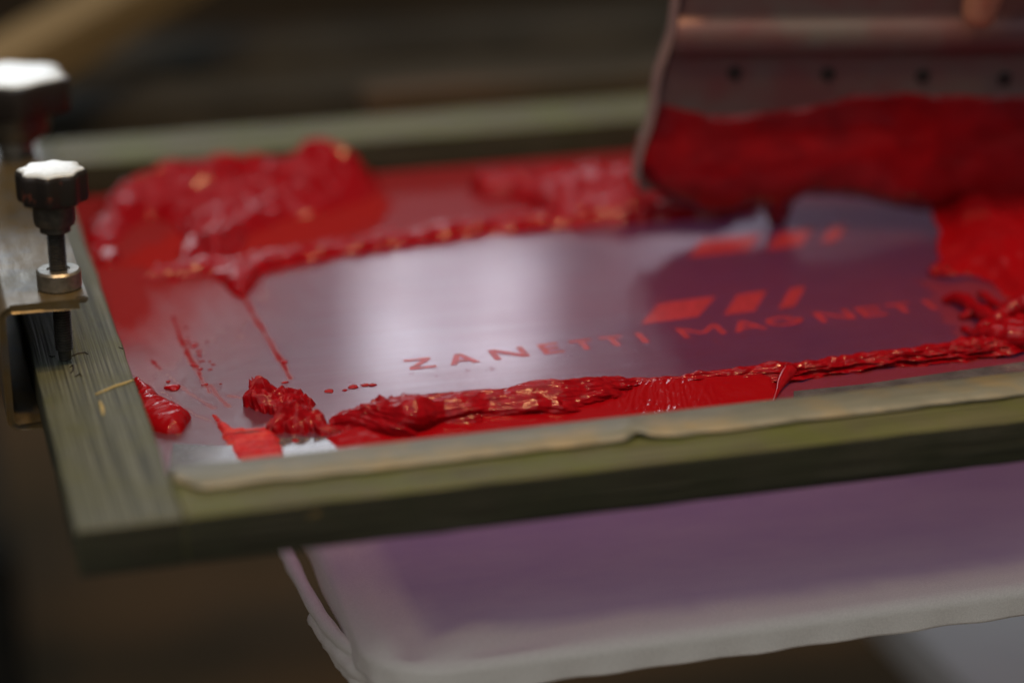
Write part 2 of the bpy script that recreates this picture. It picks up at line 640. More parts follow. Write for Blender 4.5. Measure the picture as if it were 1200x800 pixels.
rail('rail', 0, RW, 0, YB1, M['rail_side'], 'y', 3, 'grey left rail with fine grooves under the clamp')
rail('rail', RW, XR, 0.0004, TN, M['rail_long'], 'x', 11, 'mossy green near rail with front face darkened as shade')
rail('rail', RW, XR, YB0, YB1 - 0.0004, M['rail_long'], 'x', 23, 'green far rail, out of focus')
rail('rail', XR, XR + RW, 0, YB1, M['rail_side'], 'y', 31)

# strip of worn grey tape on the inner half of the near rail
xs = np.linspace(RW + 0.0015, XR - 0.01, 420)
edge = np.full(xs.shape, 0.0222) + 0.0020 * fbm(xs * 45, xs * 0, 5, 5)
notch = P(748, 513, 0.001)[0]
edge += 0.0042 * np.exp(-((xs - notch) / 0.0035) ** 2) - 0.0012 * sstep(notch + 0.002, notch + 0.02, xs) * (1 - sstep(notch + 0.02, notch + 0.08, xs))
edge += 0.010 * (1 - sstep(0.0, 0.012, xs - xs[0])) ** 2
vs, fs = [], []
for i, x in enumerate(xs):
    lift = 0.0009 + 0.0004 * float(noise(np.array([x * 55]), np.array([0.5]), 9)[0]) + 0.0016 * math.exp(-((x - notch) / 0.006) ** 2)
    y0, y1 = edge[i], TN + 0.0008
    vs += [(x, y0 + 0.003, lift * .6), (x, y0, lift), (x, y0 + 0.0001, lift + 0.0008), (x, (y0 + y1) / 2, lift * .7 + 0.0008), (x, y1, 0.0016), (x, y1, -0.004)]
for i in range(len(xs) - 1):
    for k in range(5):
        a = i * 6 + k
        fs.append((a, a + 1, a + 7, a + 6))
fs.append((0, 1, 2, 3, 4, 5))
pydata('edge_tape', vs, fs, M['tape'], frame)

# small marks on the left rail
bm = bmesh.new()
pts = [P(x, y, 0.0002) for x, y in ((112, 462), (124, 457), (136, 452), (146, 449), (156, 445))]
tube(bm, [Vector(p) for p in pts], [0.0003, 0.0005, 0.0006, 0.0005, 0.0003], 6)
tube(bm, [Vector(P(x, y, 0.0002)) for x, y in ((117, 470), (120, 478), (121, 486))], [0.0004, 0.0009, 0.0004], 6)
link('paint_scratch', bm, M['scratch'], frame, 60)
for seq in (((84, 417), (92, 414), (100, 413), (103, 415)), ((82, 430), (86, 428), (86, 433), (83, 437)), ((88, 441), (94, 438), (96, 441)),
            ((139, 407), (143, 408), (144, 409)), ((58, 417), (62, 418), (64, 417)), ((78, 424), (84, 424)), ((81, 391), (86, 388))):
    bm = bmesh.new()
    pts = [Vector(P(x, y, 0.0001)) for x, y in seq]
    tube(bm, pts, [0.00025] + [0.0005] * (len(pts) - 2) + [0.00025], 5)
    link('dent', bm, M['hole'], frame, 60)


# ---- the mesh itself with thin ink films in its vertex colour
def px_poly(pts, z=ZM):
    return [tuple(P(x, y, z)[:2]) for x, y in pts]


x = np.arange(RW - 0.004, XR + 0.002, 0.0011)
y = np.arange(TN - 0.004, YB0 + 0.002, 0.0013)
X, Y = np.meshgrid(x, y, indexing='ij')
Z = np.full(X.shape, ZM + 0.0006)
idx = np.arange(X.size).reshape(X.shape)
mesh = pydata('screen_mesh', np.stack([X.ravel(), Y.ravel(), Z.ravel()], 1), grid_faces(idx, np.ones((len(x) - 1, len(y) - 1), bool)), M['mesh'], frame)


def film_mask(poly, soft, jag, seed, sx=60, sy=60):
    d = sdist(px_poly(poly), X, Y) + jag * fbm(X * sx, Y * sy, seed, 5)
    return sstep(-soft, soft, d)


film = np.zeros(X.shape)
# far band between the back ink line and the far rail
film = np.maximum(film, 0.97 * film_mask([(120, 310), (250, 250), (440, 215), (470, 240), (440, 275), (300, 305), (200, 330)], 0.010, 0.012, 39))
film = np.maximum(film, 0.70 * film_mask([(100, 300), (420, 190), (900, 150), (900, 250), (640, 268), (420, 300), (300, 330), (160, 340)], 0.012, 0.006, 40))
# left border, rubbed red towards the far side
film = np.maximum(film, 0.74 * film_mask([(-300, 130), (330, 130), (316, 322), (300, 350), (270, 392), (225, 425), (180, 436), (140, 470), (-300, 520)], 0.055, 0.024, 41, 50, 12))
# border line of the wiped field
bl = [(283, 345), (300, 375), (316, 402), (332, 428), (340, 445)]
dl = np.full(X.shape, 1.0)
for (ax, ay), (bx, by) in zip(px_poly(bl)[:-1], px_poly(bl)[1:]):
    ex, ey = bx - ax, by - ay
    tt = np.clip(((X - ax) * ex + (Y - ay) * ey) / (ex * ex + ey * ey), 0, 1)
    dl = np.minimum(dl, np.hypot(X - ax - tt * ex, Y - ay - tt * ey))
film = np.maximum(film, 0.75 * (1 - sstep(0.0006, 0.0026, dl + 0.0016 * fbm(X * 120, Y * 60, 46))))
# curved wipe streaks
for k, (seq, s_) in enumerate(((((203, 372), (214, 405), (228, 432), (246, 462)), 0.8), (((208, 390), (224, 420), (236, 440)), 0.7),
                               (((176, 422), (188, 434)), 0.8), (((246, 452), (258, 468), (268, 478)), 0.6), (((196, 440), (222, 462), (250, 480)), 0.5),
                               (((190, 460), (230, 488), (262, 500)), 0.4), (((268, 465), (285, 468), (300, 468)), 0.6))):
    q = px_poly(seq)
    dl = np.full(X.shape, 1.0)
    for (ax, ay), (bx, by) in zip(q[:-1], q[1:]):
        ex, ey = bx - ax, by - ay
        tt = np.clip(((X - ax) * ex + (Y - ay) * ey) / (ex * ex + ey * ey), 0, 1)
        dl = np.minimum(dl, np.hypot(X - ax - tt * ex, Y - ay - tt * ey))
    film = np.maximum(film, s_ * (1 - sstep(0.0003, 0.0022, dl + 0.0016 * fbm(X * 150, Y * 90, 50 + k))))
# red veil under and in front of the bead
film = np.maximum(film, 0.85 * film_mask([(430, 520), (480, 480), (760, 455), (920, 442), (915, 475), (600, 520), (470, 545)], 0.004, 0.004, 47))
film = np.maximum(film, 0.45 * film_mask([(900, 450), (1210, 408), (1210, 440), (900, 478)], 0.004, 0.004, 48))
film = np.maximum(film, 0.5 * film_mask([(1080, 330), (1210, 330), (1210, 420), (1130, 410)], 0.006, 0.012, 49))
# faint red specks along the wiped field
film = np.maximum(film, 0.3 * film_mask([(370, 452), (520, 432), (740, 408), (905, 385), (905, 398), (740, 420), (530, 444), (370, 462)], 0.002, 0.004, 52) * sstep(0.30, 0.45, fbm(X * 160, Y * 110, 53)))
film = np.maximum(film, np.clip(0.08 + 0.10 * fbm(X * 12, Y * 160, 58, 4) + 0.18 * fbm(X * 9, Y * 9, 59), 0, 0.4))
ca = mesh.data.color_attributes.new('film', 'FLOAT_COLOR', 'POINT')
buf = np.zeros((X.size, 4), np.float32)
buf[:, 0] = film.ravel()
buf[:, 3] = 1
ca.data.foreach_set('color', buf.ravel())

# sealing tape laid on the mesh along the near rail
for nm, poly, zz in (('sealing_tape', [(196, 560), (203, 519), (262, 522), (340, 512), (430, 512), (480, 540), (240, 580)], ZM + 0.0012),
                     ('sealing_tape', [(930, 458), (1010, 450), (1210, 422), (1210, 452), (930, 486)], ZM + 0.0012)):
    bm = bmesh.new()
    q = [bm.verts.new(tuple(P(a, b, zz))) for a, b in poly]
    q2 = [bm.verts.new((v_.co.x, v_.co.y, ZM + 0.0002)) for v_ in q]
    f = bm.faces.new(q)
    for k in range(len(q)):
        bm.faces.new((q[k], q[(k + 1) % len(q)], q2[(k + 1) % len(q)], q2[k]))
    link(nm, bm, M['clear'], frame)

# ---- writing: ZANETTI MAGNETI, printed red
A0, A1 = P(481, 435)[:2], P(1099, 363.5)[:2]
tx = (A1 - A0) / np.linalg.norm(A1 - A0)
ty = np.array([-tx[1], tx[0]])
CAPH = 0.0138
STK = 0.0033


def stroke(poly, wd):
    a, b = np.array(poly[0]), np.array(poly[1])
    d = (b - a) / np.linalg.norm(b - a)
    n = np.array([-d[1], d[0]]) * wd / 2
    return [a + n, a - n, b - n, b + n]


def glyph(ch, wd, h, s):
    """Polygons of one capital in a box wd x h with strokes s."""
    hs = s / 2
    B = lambda x0, y0, x1, y1: [(x0, y0), (x1, y0), (x1, y1), (x0, y1)]
    if ch == 'Z':
        return [B(0, 0, wd, s * .85), B(0, h - s * .85, wd, h), [(0, s * .8), (s * 1.35, s * .8), (wd, h - s * .8), (wd - s * 1.35, h - s * .8)]]
    if ch == 'A':
        m = wd / 2
        return [[(0, 0), (s * 1.1, 0), (m + hs, h), (m - hs, h)], [(wd, 0), (m + hs, h), (m - hs, h), (wd - s * 1.1, 0)], B(wd * .22, h * .22, wd * .78, h * .22 + s * .85)]
    if ch == 'N':
        return [B(0, 0, s, h), B(wd - s, 0, wd, h), [(0, h), (0, h - s * .4), (wd - s * 1.1, 0), (wd, 0), (wd, s * .4), (s * 1.1, h)]]
    if ch == 'E':
        return [B(0, 0, s, h), B(0, 0, wd, s * .85), B(0, h - s * .85, wd, h), B(0, h / 2 - s * .42, wd * .9, h / 2 + s * .42)]
    if ch == 'T':
        return [B(wd / 2 - hs, 0, wd / 2 + hs, h), B(0, h - s * .85, wd, h)]
    if ch == 'I':
        return [B(0, 0, s, h)]
    if ch == 'M':
        m = wd / 2
        return [B(0, 0, s, h), B(wd - s, 0, wd, h), [(0, h), (m - s * .55, h * .25), (m + s * .55, h * .25), (s * 1.1, h)], [(wd, h), (wd - s * 1.1, h), (m - s * .55, h * .25), (m + s * .55, h * .25)]]
    if ch == 'G':
        cx, cy, ro, rx = wd / 2, h / 2, h / 2, wd / 2
        out = []
        n = 30
        for k in range(n):
            a0, a1 = R(42 + 318 * k / n), R(42 + 318 * (k + 1) / n)
            ri, rxi = ro - s * .9, rx - s * .95
            out.append([(cx + rx * math.cos(a0), cy + ro * math.sin(a0)), (cx + rx * math.cos(a1), cy + ro * math.sin(a1)),
                        (cx + rxi * math.cos(a1), cy + ri * math.sin(a1)), (cx + rxi * math.cos(a0), cy + ri * math.sin(a0))])
        out.append(B(cx + .05 * wd, cy - s * .4, wd, cy + s * .42))
        return out


def along(px, py):
    return float(np.dot(P(px, py)[:2] - A0, tx))


WORDS = [[('Z', 481, 435, 512, 431), ('A', 528, 430, 564, 426), ('N', 581, 424, 622, 419), ('E', 639, 417.5, 663, 414.5), ('T', 676, 413, 703, 410), ('T', 712, 409, 739, 406), ('I', 755, 404, 764, 403)],
         [('M', 803, 398.5, 853, 392.5), ('A', 862, 391.5, 902, 387), ('G', 904, 386, 947, 381.5), ('N', 964, 379.5, 1005, 374.5), ('E', 1014, 373.5, 1042, 370), ('T', 1050, 369.5, 1077, 366), ('I', 1093, 364.5, 1101, 363.5)]]
zt = ZM + 0.00072
for word in WORDS:
    bm = bmesh.new()
    for gi, (ch, ax, ay, bx, by) in enumerate(word):
        u0, u1 = along(ax, ay), along(bx, by)
        for pi, poly in enumerate(glyph(ch, u1 - u0, CAPH, STK)):
            vs = []
            for (gx_, gy_) in poly:
                q = A0 + tx * (u0 + gx_) + ty * gy_
                vs.append(bm.verts.new((q[0], q[1], zt + 0.00002 * pi)))
            try:
                bm.faces.new(vs)
            except ValueError:
                pass
    bmesh.ops.triangulate(bm, faces=bm.faces)
    for f in bm.faces:
        if f.normal.z < 0:
            f.normal_flip()
    me = bpy.data.meshes.new('lettering')
    bm.to_mesh(me)
    bm.free()
    me.materials.append(M['print'])
    o = bpy.data.objects.new('lettering', me)
    COL.objects.link(o)
    put(o, frame)
for quad in ([(751, 380), (818, 371), (839, 347), (772, 355)], [(848, 369), (884, 364.5), (899, 340), (864, 345)], [(912, 362), (931, 359), (944, 335), (926, 338)],
             [(807, 302), (878, 293), (891, 274), (822, 281)], [(899, 293), (940, 287), (952, 267), (912, 273)], [(962, 285), (982, 281), (993, 262), (974, 265)]):
    bm = bmesh.new()
    f = bm.faces.new([bm.verts.new(tuple(P(a, b, zt))) for a, b in quad])
    if f.normal.z < 0:
        f.normal_flip()
    link('logo_bar', bm, M['print'], frame)

# ------------------------------------------------------------------ clamp with two screws
ZP = 0.0345                          # top of the clamp plate
clamp = empty('clamp', (-0.012, 0.2, ZM - 0.006), 'worn steel channel clamp gripping the left rail with two black star knobs', 'clamp')
pr = P(103, 346, ZP)
pl = P(-2, 366, ZP)
xc0, xc1, yc0, yc1 = float(pl[0]), float(pr[0]), float((pl[1] + pr[1]) / 2), 0.52
# section: plate, rounded bend, wall, rounded bend, lower lip
TH = 0.0032
sec = []
zb = ZM - 0.0005
ro_, ri_ = 0.006, 0.0028
outer = [(xc1, ZP)]
for k in range(7):
    a = R(90 + 90 * k / 6)
    outer.append((xc0 + ro_ + ro_ * math.cos(a), ZP - ro_ + ro_ * math.sin(a)))
for k in range(7):
    a = R(180 + 90 * k / 6)
    outer.append((xc0 + ro_ + ro_ * math.cos(a), zb - TH + ro_ + ro_ * math.sin(a)))
outer.append((xc0 + 0.030, zb - TH))
inner = [(xc0 + 0.030, zb)]
for k in range(7):
    a = R(270 - 90 * k / 6)
    inner.append((xc0 + ro_ + ri_ * math.cos(a), zb - TH + ro_ + ri_ * math.sin(a)))
for k in range(7):
    a = R(180 - 90 * k / 6)
    inner.append((xc0 + ro_ + ri_ * math.cos(a), ZP - ro_ + ri_ * math.sin(a)))
inner.append((xc1, ZP - TH))
ring = outer + inner
bm = bmesh.new()
A = [bm.verts.new((x_, yc0, z_)) for x_, z_ in ring]
B_ = [bm.verts.new((x_, yc1, z_)) for x_, z_ in ring]
n = len(ring)
for k in range(n):
    bm.faces.new((A[k], A[(k + 1) % n], B_[(k + 1) % n], B_[k]))
m = len(outer)
for k in range(m - 1):
    bm.faces.new((A[k], A[k + 1], A[n - 2 - k], A[n - 1 - k]))
    bm.faces.new((B_[k], B_[k + 1], B_[n - 2 - k], B_[n - 1 - k]))
# round the free front corner of the plate
bm.edges.ensure_lookup_table()
ce = [e for e in bm.edges if {e.verts[0], e.verts[1]} == {A[0], A[n - 1]}]
bmesh.ops.bevel(bm, geom=ce, offset=0.005, segments=5, affect='EDGES')
ed = [e for e in bm.edges if len(e.link_faces) == 2 and e.calc_face_angle(0) > R(50)]
bmesh.ops.bevel(bm, geom=ed, offset=0.0007, segments=2, affect='EDGES')
link('channel', bm, M['plate'], clamp, 35)


def screw(cx, cy, zbase, ztop, kr, kh, lobes, hub_r, hub_h, phase, z0):
    """A threaded screw with its star knob, and the collar nut on the plate."""
    bm = bmesh.new()
    pr_ = []
    z = z0
    pr_.append((0.0028, 0.0))
    pr_.append((0.0030, 0.004))
    pitch = 0.00125
    zz = 0.0045
    while z0 + zz < ztop - kh - hub_h + 0.004:
        pr_.append((0.0034, zz))
        pr_.append((0.0041, zz + pitch * .35))
        pr_.append((0.0041, zz + pitch * .55))
        pr_.append((0.0034, zz + pitch * .9))
        zz += pitch
    lathe(bm, pr_, (cx, cy, z0), 24)
    sc = link('clamp_screw', bm, M['dark_steel'], clamp, 50)
    bm = bmesh.new()
    zk = ztop - kh - hub_h
    lathe(bm, [(hub_r * .72, 0), (hub_r * .74, hub_h * .22), (hub_r * .93, hub_h * .24), (hub_r, hub_h * .4), (hub_r, hub_h + .001)], (cx, cy, zk), 40)
    link('knob_hub', bm, M['dark_steel'], sc, 40)
    bm = bmesh.new()
    lob = lambda f: (lambda a: kr * f * (1 - 0.125 * (0.5 - 0.5 * math.cos(lobes * (a + phase))) ** 0.8))
    hz = kh
    prof = [(lob(.86), 0), (lob(.97), hz * .06), (lob(1), hz * .16), (lob(1), hz * .78), (lob(.985), hz * .86), (lob(.93), hz * .915)]
    lathe(bm, prof, (cx, cy, ztop - kh), 168)
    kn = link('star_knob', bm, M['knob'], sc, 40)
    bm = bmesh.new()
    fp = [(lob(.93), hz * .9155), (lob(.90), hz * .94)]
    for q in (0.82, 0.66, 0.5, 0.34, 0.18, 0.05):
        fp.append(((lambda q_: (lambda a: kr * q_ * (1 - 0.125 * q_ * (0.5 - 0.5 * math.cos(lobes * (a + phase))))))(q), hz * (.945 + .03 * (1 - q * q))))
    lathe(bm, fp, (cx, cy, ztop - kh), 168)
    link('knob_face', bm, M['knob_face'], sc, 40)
    bm = bmesh.new()
    lathe(bm, [(0.0093, 0), (0.0099, .0008), (0.0099, .0078), (0.0090, .0088), (0.0052, .0088), (0.0048, .0082)], (cx, cy, zbase), 48)
    link('collar_nut', bm, M['collar'], clamp, 35)


SX, SY = 0.0143, 0.186
screw(SX, SY, ZP, 0.0905, 0.0158, 0.0160, 8, 0.0094, 0.0135, 0.2, 0.0005)
far = P(19, 178, ZP)
FX, FY = float(far[0]), float(far[1])
screw(FX, FY, ZP, 0.078, 0.0320, 0.0205, 6, 0.0190, 0.016, 0.45, 0.0005)


# ------------------------------------------------------------------ ink
PLANE = (np.array([0, 0, ZM + 0.0008]), np.array([1., 0, 0]), np.array([0, 1., 0]), np.array([0, 0, 1.]))


def ink_field(name, poly, res, hfun, mat, label, frame_=PLANE, jag=0.0015, jf=90, seed=1, closed=False, group=None, shear=None, cat='ink', inworld=False):
    """Ink standing on a plane inside an outline: hfun(u, v, d) gives its thickness, d being the distance in from the ragged edge."""
    O, U, V, N = frame_
    q = []
    for a, b in poly:
        w_ = np.array([a, b]) if inworld else PP(a, b, O, N) - O
        q.append((w_[0], w_[1]) if inworld else (float(np.dot(w_, U)), float(np.dot(w_, V))))
    q = np.array(q)
    mg = 4 * res + jag * 1.5
    u = np.arange(q[:, 0].min() - mg, q[:, 0].max() + mg, res)
    v = np.arange(q[:, 1].min() - mg, q[:, 1].max() + mg, res)
    UU, VV = np.meshgrid(u, v, indexing='ij')
    d = sdist(q, UU, VV) + jag * fbm(UU * jf, VV * jf, seed + 5, 4)
    H = hfun(UU, VV, d)
    H = np.where(d > 0, np.maximum(H, 0.0002), -0.0006)
    keepv = d > -1.5 * res
    kf = (d[:-1, :-1] > 0) | (d[1:, :-1] > 0) | (d[1:, 1:] > 0) | (d[:-1, 1:] > 0)
    idx = -np.ones(UU.shape, int)
    use = np.zeros(UU.shape, bool)
    use[:-1, :-1] |= kf
    use[1:, :-1] |= kf
    use[1:, 1:] |= kf
    use[:-1, 1:] |= kf
    idx[use] = np.arange(use.sum())
    US, VS = UU, VV
    if shear is not None:
        su, sv = shear(UU, VV, H)
        US, VS = UU + su, VV + sv
    Pt = O + US[use][:, None] * U + VS[use][:, None] * V + H[use][:, None] * N
    fc = grid_faces(idx, kf)
    if closed:
        n0 = len(Pt)
        Bt = O + US[use][:, None] * U + VS[use][:, None] * V - (0.0008 + 0.35 * np.clip(H[use], 0, 1))[:, None] * N
        Pt = np.vstack([Pt, Bt])
        fc = np.vstack([fc, fc[:, ::-1] + n0])
    o = pydata(name, Pt, fc, mat)
    return tag(o, label, cat, group)


def dome(d, w_, h):
    t_ = np.clip(d / w_, 0, 1)
    return h * np.sqrt(np.clip(1 - (1 - t_) ** 2, 0, 1))


def bumps(u, v, lst, frame_=PLANE):
    s = 0
    O, U, V, N = frame_
    for px, py, ru, rv, h in lst:
        c = PP(px, py, O, N) - O
        cu, cv = np.dot(c, U), np.dot(c, V)
        s = s + h * np.exp(-((u - cu) / ru) ** 2 - ((v - cv) / rv) ** 2)
    return s


# ---- front bead: twisted roll on the left, ragged rope on the right
path_px = [(386, 501, 3.0), (400, 500, 5.5), (430, 501, 9.5), (470, 502, 12.2), (510, 497, 11.6), (560, 490, 11.2), (610, 484, 11.0), (660, 477, 11.2), (705, 468, 10.0),
           (745, 459, 6.2), (780, 456, 5.2), (830, 451, 5.6), (880, 446, 6.4), (930, 441, 6.0), (985, 433, 5.6), (1040, 426, 5.8), (1100, 420, 6.0), (1160, 412, 7.2), (1215, 405, 8.0), (1260, 398, 8.0)]
NT_, NP = 1150, 170
pw = np.array([[*P(a, b)[:2], r_] for a, b, r_ in path_px])
sm = smooth_path(pw, NT_)
seg = np.linalg.norm(np.diff(sm[:, :2], axis=0), axis=1)
arc = np.concatenate([[0], np.cumsum(seg)])
tan = np.gradient(sm[:, :2], axis=0)
tan /= np.linalg.norm(tan, axis=1)[:, None]
nrm = np.stack([-tan[:, 1], tan[:, 0]], 1)
phi = np.linspace(-0.12, math.pi + 0.12, NP)
Tt, Ph = np.meshgrid(arc, phi, indexing='ij')       # phi 0 = near side, pi = far side
Rr = np.repeat(sm[:, 2:3], NP, 1) * 1e-3
roll = 1 - sstep(0.118, 0.150, Tt)                   # 1 on the roll, 0 on the rope
wp = 0.5 * fbm(Tt * 22, Ph * 0.9, 61, 3)
# roll: overlapping spiral folds with sharp lips and fine pull lines
s1 = Ph * 0.62 + Tt * 26 + wp * 1.1
saw = s1 - np.floor(s1)
lip = sstep(0.0, 1.0, saw) * sstep(1.0, 0.93, saw)
amp = 0.25 + 0.10 * noise(np.floor(s1) * 3.1, Ph * 1.3 + Tt * 9, 62)
rad = 1 + amp * (lip - 0.5)
fil = 1.0 * ridge(Tt * 22 - Ph * 0.8 + wp, Ph * 4.0 + Tt * (90 + 90 * np.exp(-((Tt - 0.03) / 0.03) ** 2)) + wp * 2.4, 63, 2)
rad = rad + 0.06 * fil
rad = rad + 0.22 * fbm(Tt * 34, Ph * 1.2, 64, 2)
# left end bulge hanging over the front and frayed crest behind it
t_b = along_b = float(arc[np.argmin(np.abs(sm[:, 0] - P(478, 500)[0]))])
rad = rad + 0.42 * np.exp(-((Tt - t_b) / 0.0075) ** 2 - ((Ph - 0.75) / 0.55) ** 2)
rad = rad - 0.16 * np.exp(-((Tt - t_b - 0.013) / 0.0045) ** 2 - ((Ph - 0.6) / 0.7) ** 2)
fr = np.clip(fbm(Tt * 190 + 0.6 * wp + Ph * 1.2, Ph * 2.5, 65, 4) * 1.3, 0, 1) * np.exp(-((Tt - t_b + 0.018) / 0.022) ** 2) * np.exp(-((Ph - 1.9) / 0.6) ** 2)
rad = rad + 0.5 * fr
# rope: several ragged strands
str_ = ridge(Tt * 28 + 0.4 * wp, Ph * 2.1 + Tt * 14 + wp, 66, 2)
rag = fbm(Tt * 120, Ph * 2.6 + Tt * 30, 67, 3)
rope = 0.86 + 0.46 * str_ + 0.30 * rag + 0.30 * fbm(Tt * 60, Ph * 0.6, 68, 3)
rad = rad * roll + rope * (1 - roll)
endf = sstep(0, 0.012, Tt)
wide = 1.10 * roll + 1.25 * (1 - roll)
hi = 0.98 * roll + 0.72 * (1 - roll)
lat = np.cos(Ph) * Rr * rad * wide
ver = np.sin(Ph) * Rr * rad * hi
lat = lat + 0.0012 * fbm(Tt * 90, Ph * 2, 69, 3)
ver = np.where((Ph < 0.02) | (Ph > math.pi - 0.02), -0.001, np.maximum(ver, 0.0001))
Xb = sm[:, 0:1] - nrm[:, 0:1] * lat
Yb = sm[:, 1:2] - nrm[:, 1:2] * lat
Zb = ZM + 0.0008 + ver
idx = np.arange(Xb.size).reshape(Xb.shape)
o = pydata('ink_bead', np.stack([Xb.ravel(), Yb.ravel(), Zb.ravel()], 1), grid_faces(idx, np.ones((NT_ - 1, NP - 1), bool)), M['ink'])
tag(o, 'long glossy red ink bead along the near rail, twisted roll becoming a ragged rope', 'ink')


# ---- torn clump left of the bead
def h_clump(u, v, d):
    w1, w2 = 0.004 * fbm(u * 70, v * 70, 71), 0.004 * fbm(u * 70, v * 70, 171)
    p, q_ = (u + w1) * 0.93 + (v + w2) * 0.36, (v + w2) * 0.93 - (u + w1) * 0.36
    b = bumps(u, v, [(322, 474, .014, .010, .0048), (300, 470, .006, .006, .0022), (345, 494, .014, .010, .0042), (362, 500, .012, .006, .0025)])
    e = sstep(0, 0.0016, d)
    f = q_ * 150 + 0.8 * fbm(p * 50, q_ * 90, 72)
    lay = (f - np.floor(f)) ** 1.7                          # overlapping torn flakes
    flk = lay * (0.5 + 0.9 * np.clip(noise(np.floor(f) * 5.3, p * 90, 73) + .4, 0, 1.3))
    return 0.0010 * e + e * b * (0.55 + 0.75 * flk) + e * (0.0016 * flk + 0.0019 * ridge(p * 110, q_ * 380, 74, 2))


ink_field('ink_clump', [(291, 474), (300, 466), (318, 462), (338, 460), (362, 466), (366, 473), (352, 480), (366, 486), (372, 492), (382, 496), (384, 503), (410, 507), (446, 510), (404, 512), (352, 507), (318, 508), (316, 500), (330, 493), (316, 484), (298, 480)],
          0.00042, h_clump, M['ink'], 'small torn red ink clump with spiky edges between wiped mesh and roll end', jag=0.0065, jf=190, seed=70, shear=lambda u, v, h: (-0.25 * h, 0.0 * h))


# ---- glossy blob against the left rail
def h_blob(u, v, d):
    a = dome(d, 0.011, 0.0062)
    c = PP(190, 478, PLANE[0], PLANE[3])
    k = ridge(u * 24 + 0.3 * fbm(u * 40, v * 40, 75), v * 26 + 3, 76, 1)
    return a * (0.8 + 0.35 * k) + sstep(0, .005, d) * 0.0012 * ridge(u * 35 + v * 30, v * 130 - u * 60, 77, 2)


ink_field('ink_blob', [(150, 452), (168, 452), (184, 462), (190, 472), (206, 478), (218, 486), (226, 489), (220, 497), (214, 507), (196, 508), (176, 503), (160, 492)],
          0.0005, h_blob, M['ink_smooth'], 'smooth glossy red ink blob stuck to the left rail edge', jag=0.0016, jf=70, seed=74)


# ---- scraped red patch by the near left corner
def h_patch(u, v, d):
    e = sstep(0, 0.002, d)
    return 0.0004 + e * 0.0007 * (1 + ridge(u * 60 - v * 20, v * 420, 79, 3)) + 0.0006 * e * np.clip(fbm(u * 300, v * 300, 80), 0, 1)


ink_field('ink_smear', [(250, 486), (258, 490), (272, 502), (288, 504), (316, 502), (326, 512), (333, 530), (332, 540), (286, 545), (272, 528), (258, 504)],
          0.0005, h_patch, M['ink_film'], 'flat scraped red ink smear near the corner of the frame', jag=0.0018, jf=160, seed=78)


# ---- smooth red sheet in front of the roll
def h_sheet(u, v, d):
    e = sstep(0, 0.004, d)
    yb = np.interp(u, sm[:, 0], sm[:, 1])
    sl_ = 0.0042 * sstep(0.030, 0.0, yb - v)
    return 0.0004 + e * (sl_ + 0.0005 * fbm(u * 40, v * 60, 82) + 0.0008 * ridge(u * 30 + v * 60, v * 120 - u * 330, 83, 2) * np.exp(-((u - PP(785, 482, PLANE[0], PLANE[3])[0]) / .022) ** 2))


ink_field('ink_sheet', [(380, 514), (420, 504), (500, 488), (620, 478), (760, 452), (860, 446), (914, 446), (908, 470), (800, 485), (640, 505), (520, 525), (430, 540), (400, 530)],
          0.0006, h_sheet, M['ink_smooth'], 'thin red ink sheet between the twisted roll and the near rail', jag=0.003, jf=60, seed=81)

# ---- drip that runs from the rope to the near rail
bm = bmesh.new()
pts = smooth_path([tuple(P(926, 443)) + (0.0042,), tuple(P(917, 452)) + (0.0028,), tuple(P(912, 461)) + (0.0013,), tuple(P(908, 470)) + (0.0007,), tuple(P(906, 476)) + (0.0003,)], 24)
tube(bm, [Vector((p[0], p[1], ZM + 0.0008 + p[3] * .6)) for p in pts], [p[3] for p in pts], 10)
tag(link('ink_drip', bm, M['ink'], None, 180), 'thin pointed red ink drip hanging off the rope toward the near rail', 'ink')

# ---- droplets
drops = [((203, 454), .0026), ((197, 447), .0010), ((333, 424), .0013), ((334, 448), .0010), ((386, 458), .0016), ((414, 453), .0017), ((428, 451), .0013), ((436, 451), .0013), ((404, 457), .0009),
         ((346, 517), .0018)]
for k in range(26):
    a_ = random.random()
    px, py = 222 + 26 * a_ + random.gauss(0, 6), 392 + 55 * a_ + random.gauss(0, 7)
    drops.append(((px, py), random.uniform(0.0004, 0.0011)))
for (px, py), r_ in drops:
    bm = bmesh.new()
    c = P(px, py, ZM + 0.0007)
    bmesh.ops.create_icosphere(bm, subdivisions=3, radius=r_)
    rx_ = random.uniform(1.0, 1.7)
    r_ *= 0.75
    for v_ in bm.verts:
        k = 1 + 0.35 * float(noise(np.array([v_.co.x / r_ * 1.3 + px]), np.array([v_.co.y / r_ * 1.3 + py]), 3)[0])
        v_.co = Vector((v_.co.x * k * rx_, v_.co.y * k * 1.3, max(v_.co.z, -0.2 * r_) * 0.5))
    bmesh.ops.rotate(bm, cent=(0, 0, 0), matrix=Matrix.Rotation(random.uniform(-.9, .3), 3, 'Z'), verts=bm.verts)
    bmesh.ops.translate(bm, vec=tuple(c), verts=bm.verts)
    ob = link('ink_droplet', bm, M['ink_smooth'], None, 180)
    tag(ob, 'tiny red ink droplet spattered on the mauve mesh', 'droplet', 'ink droplets spattered on the mesh')


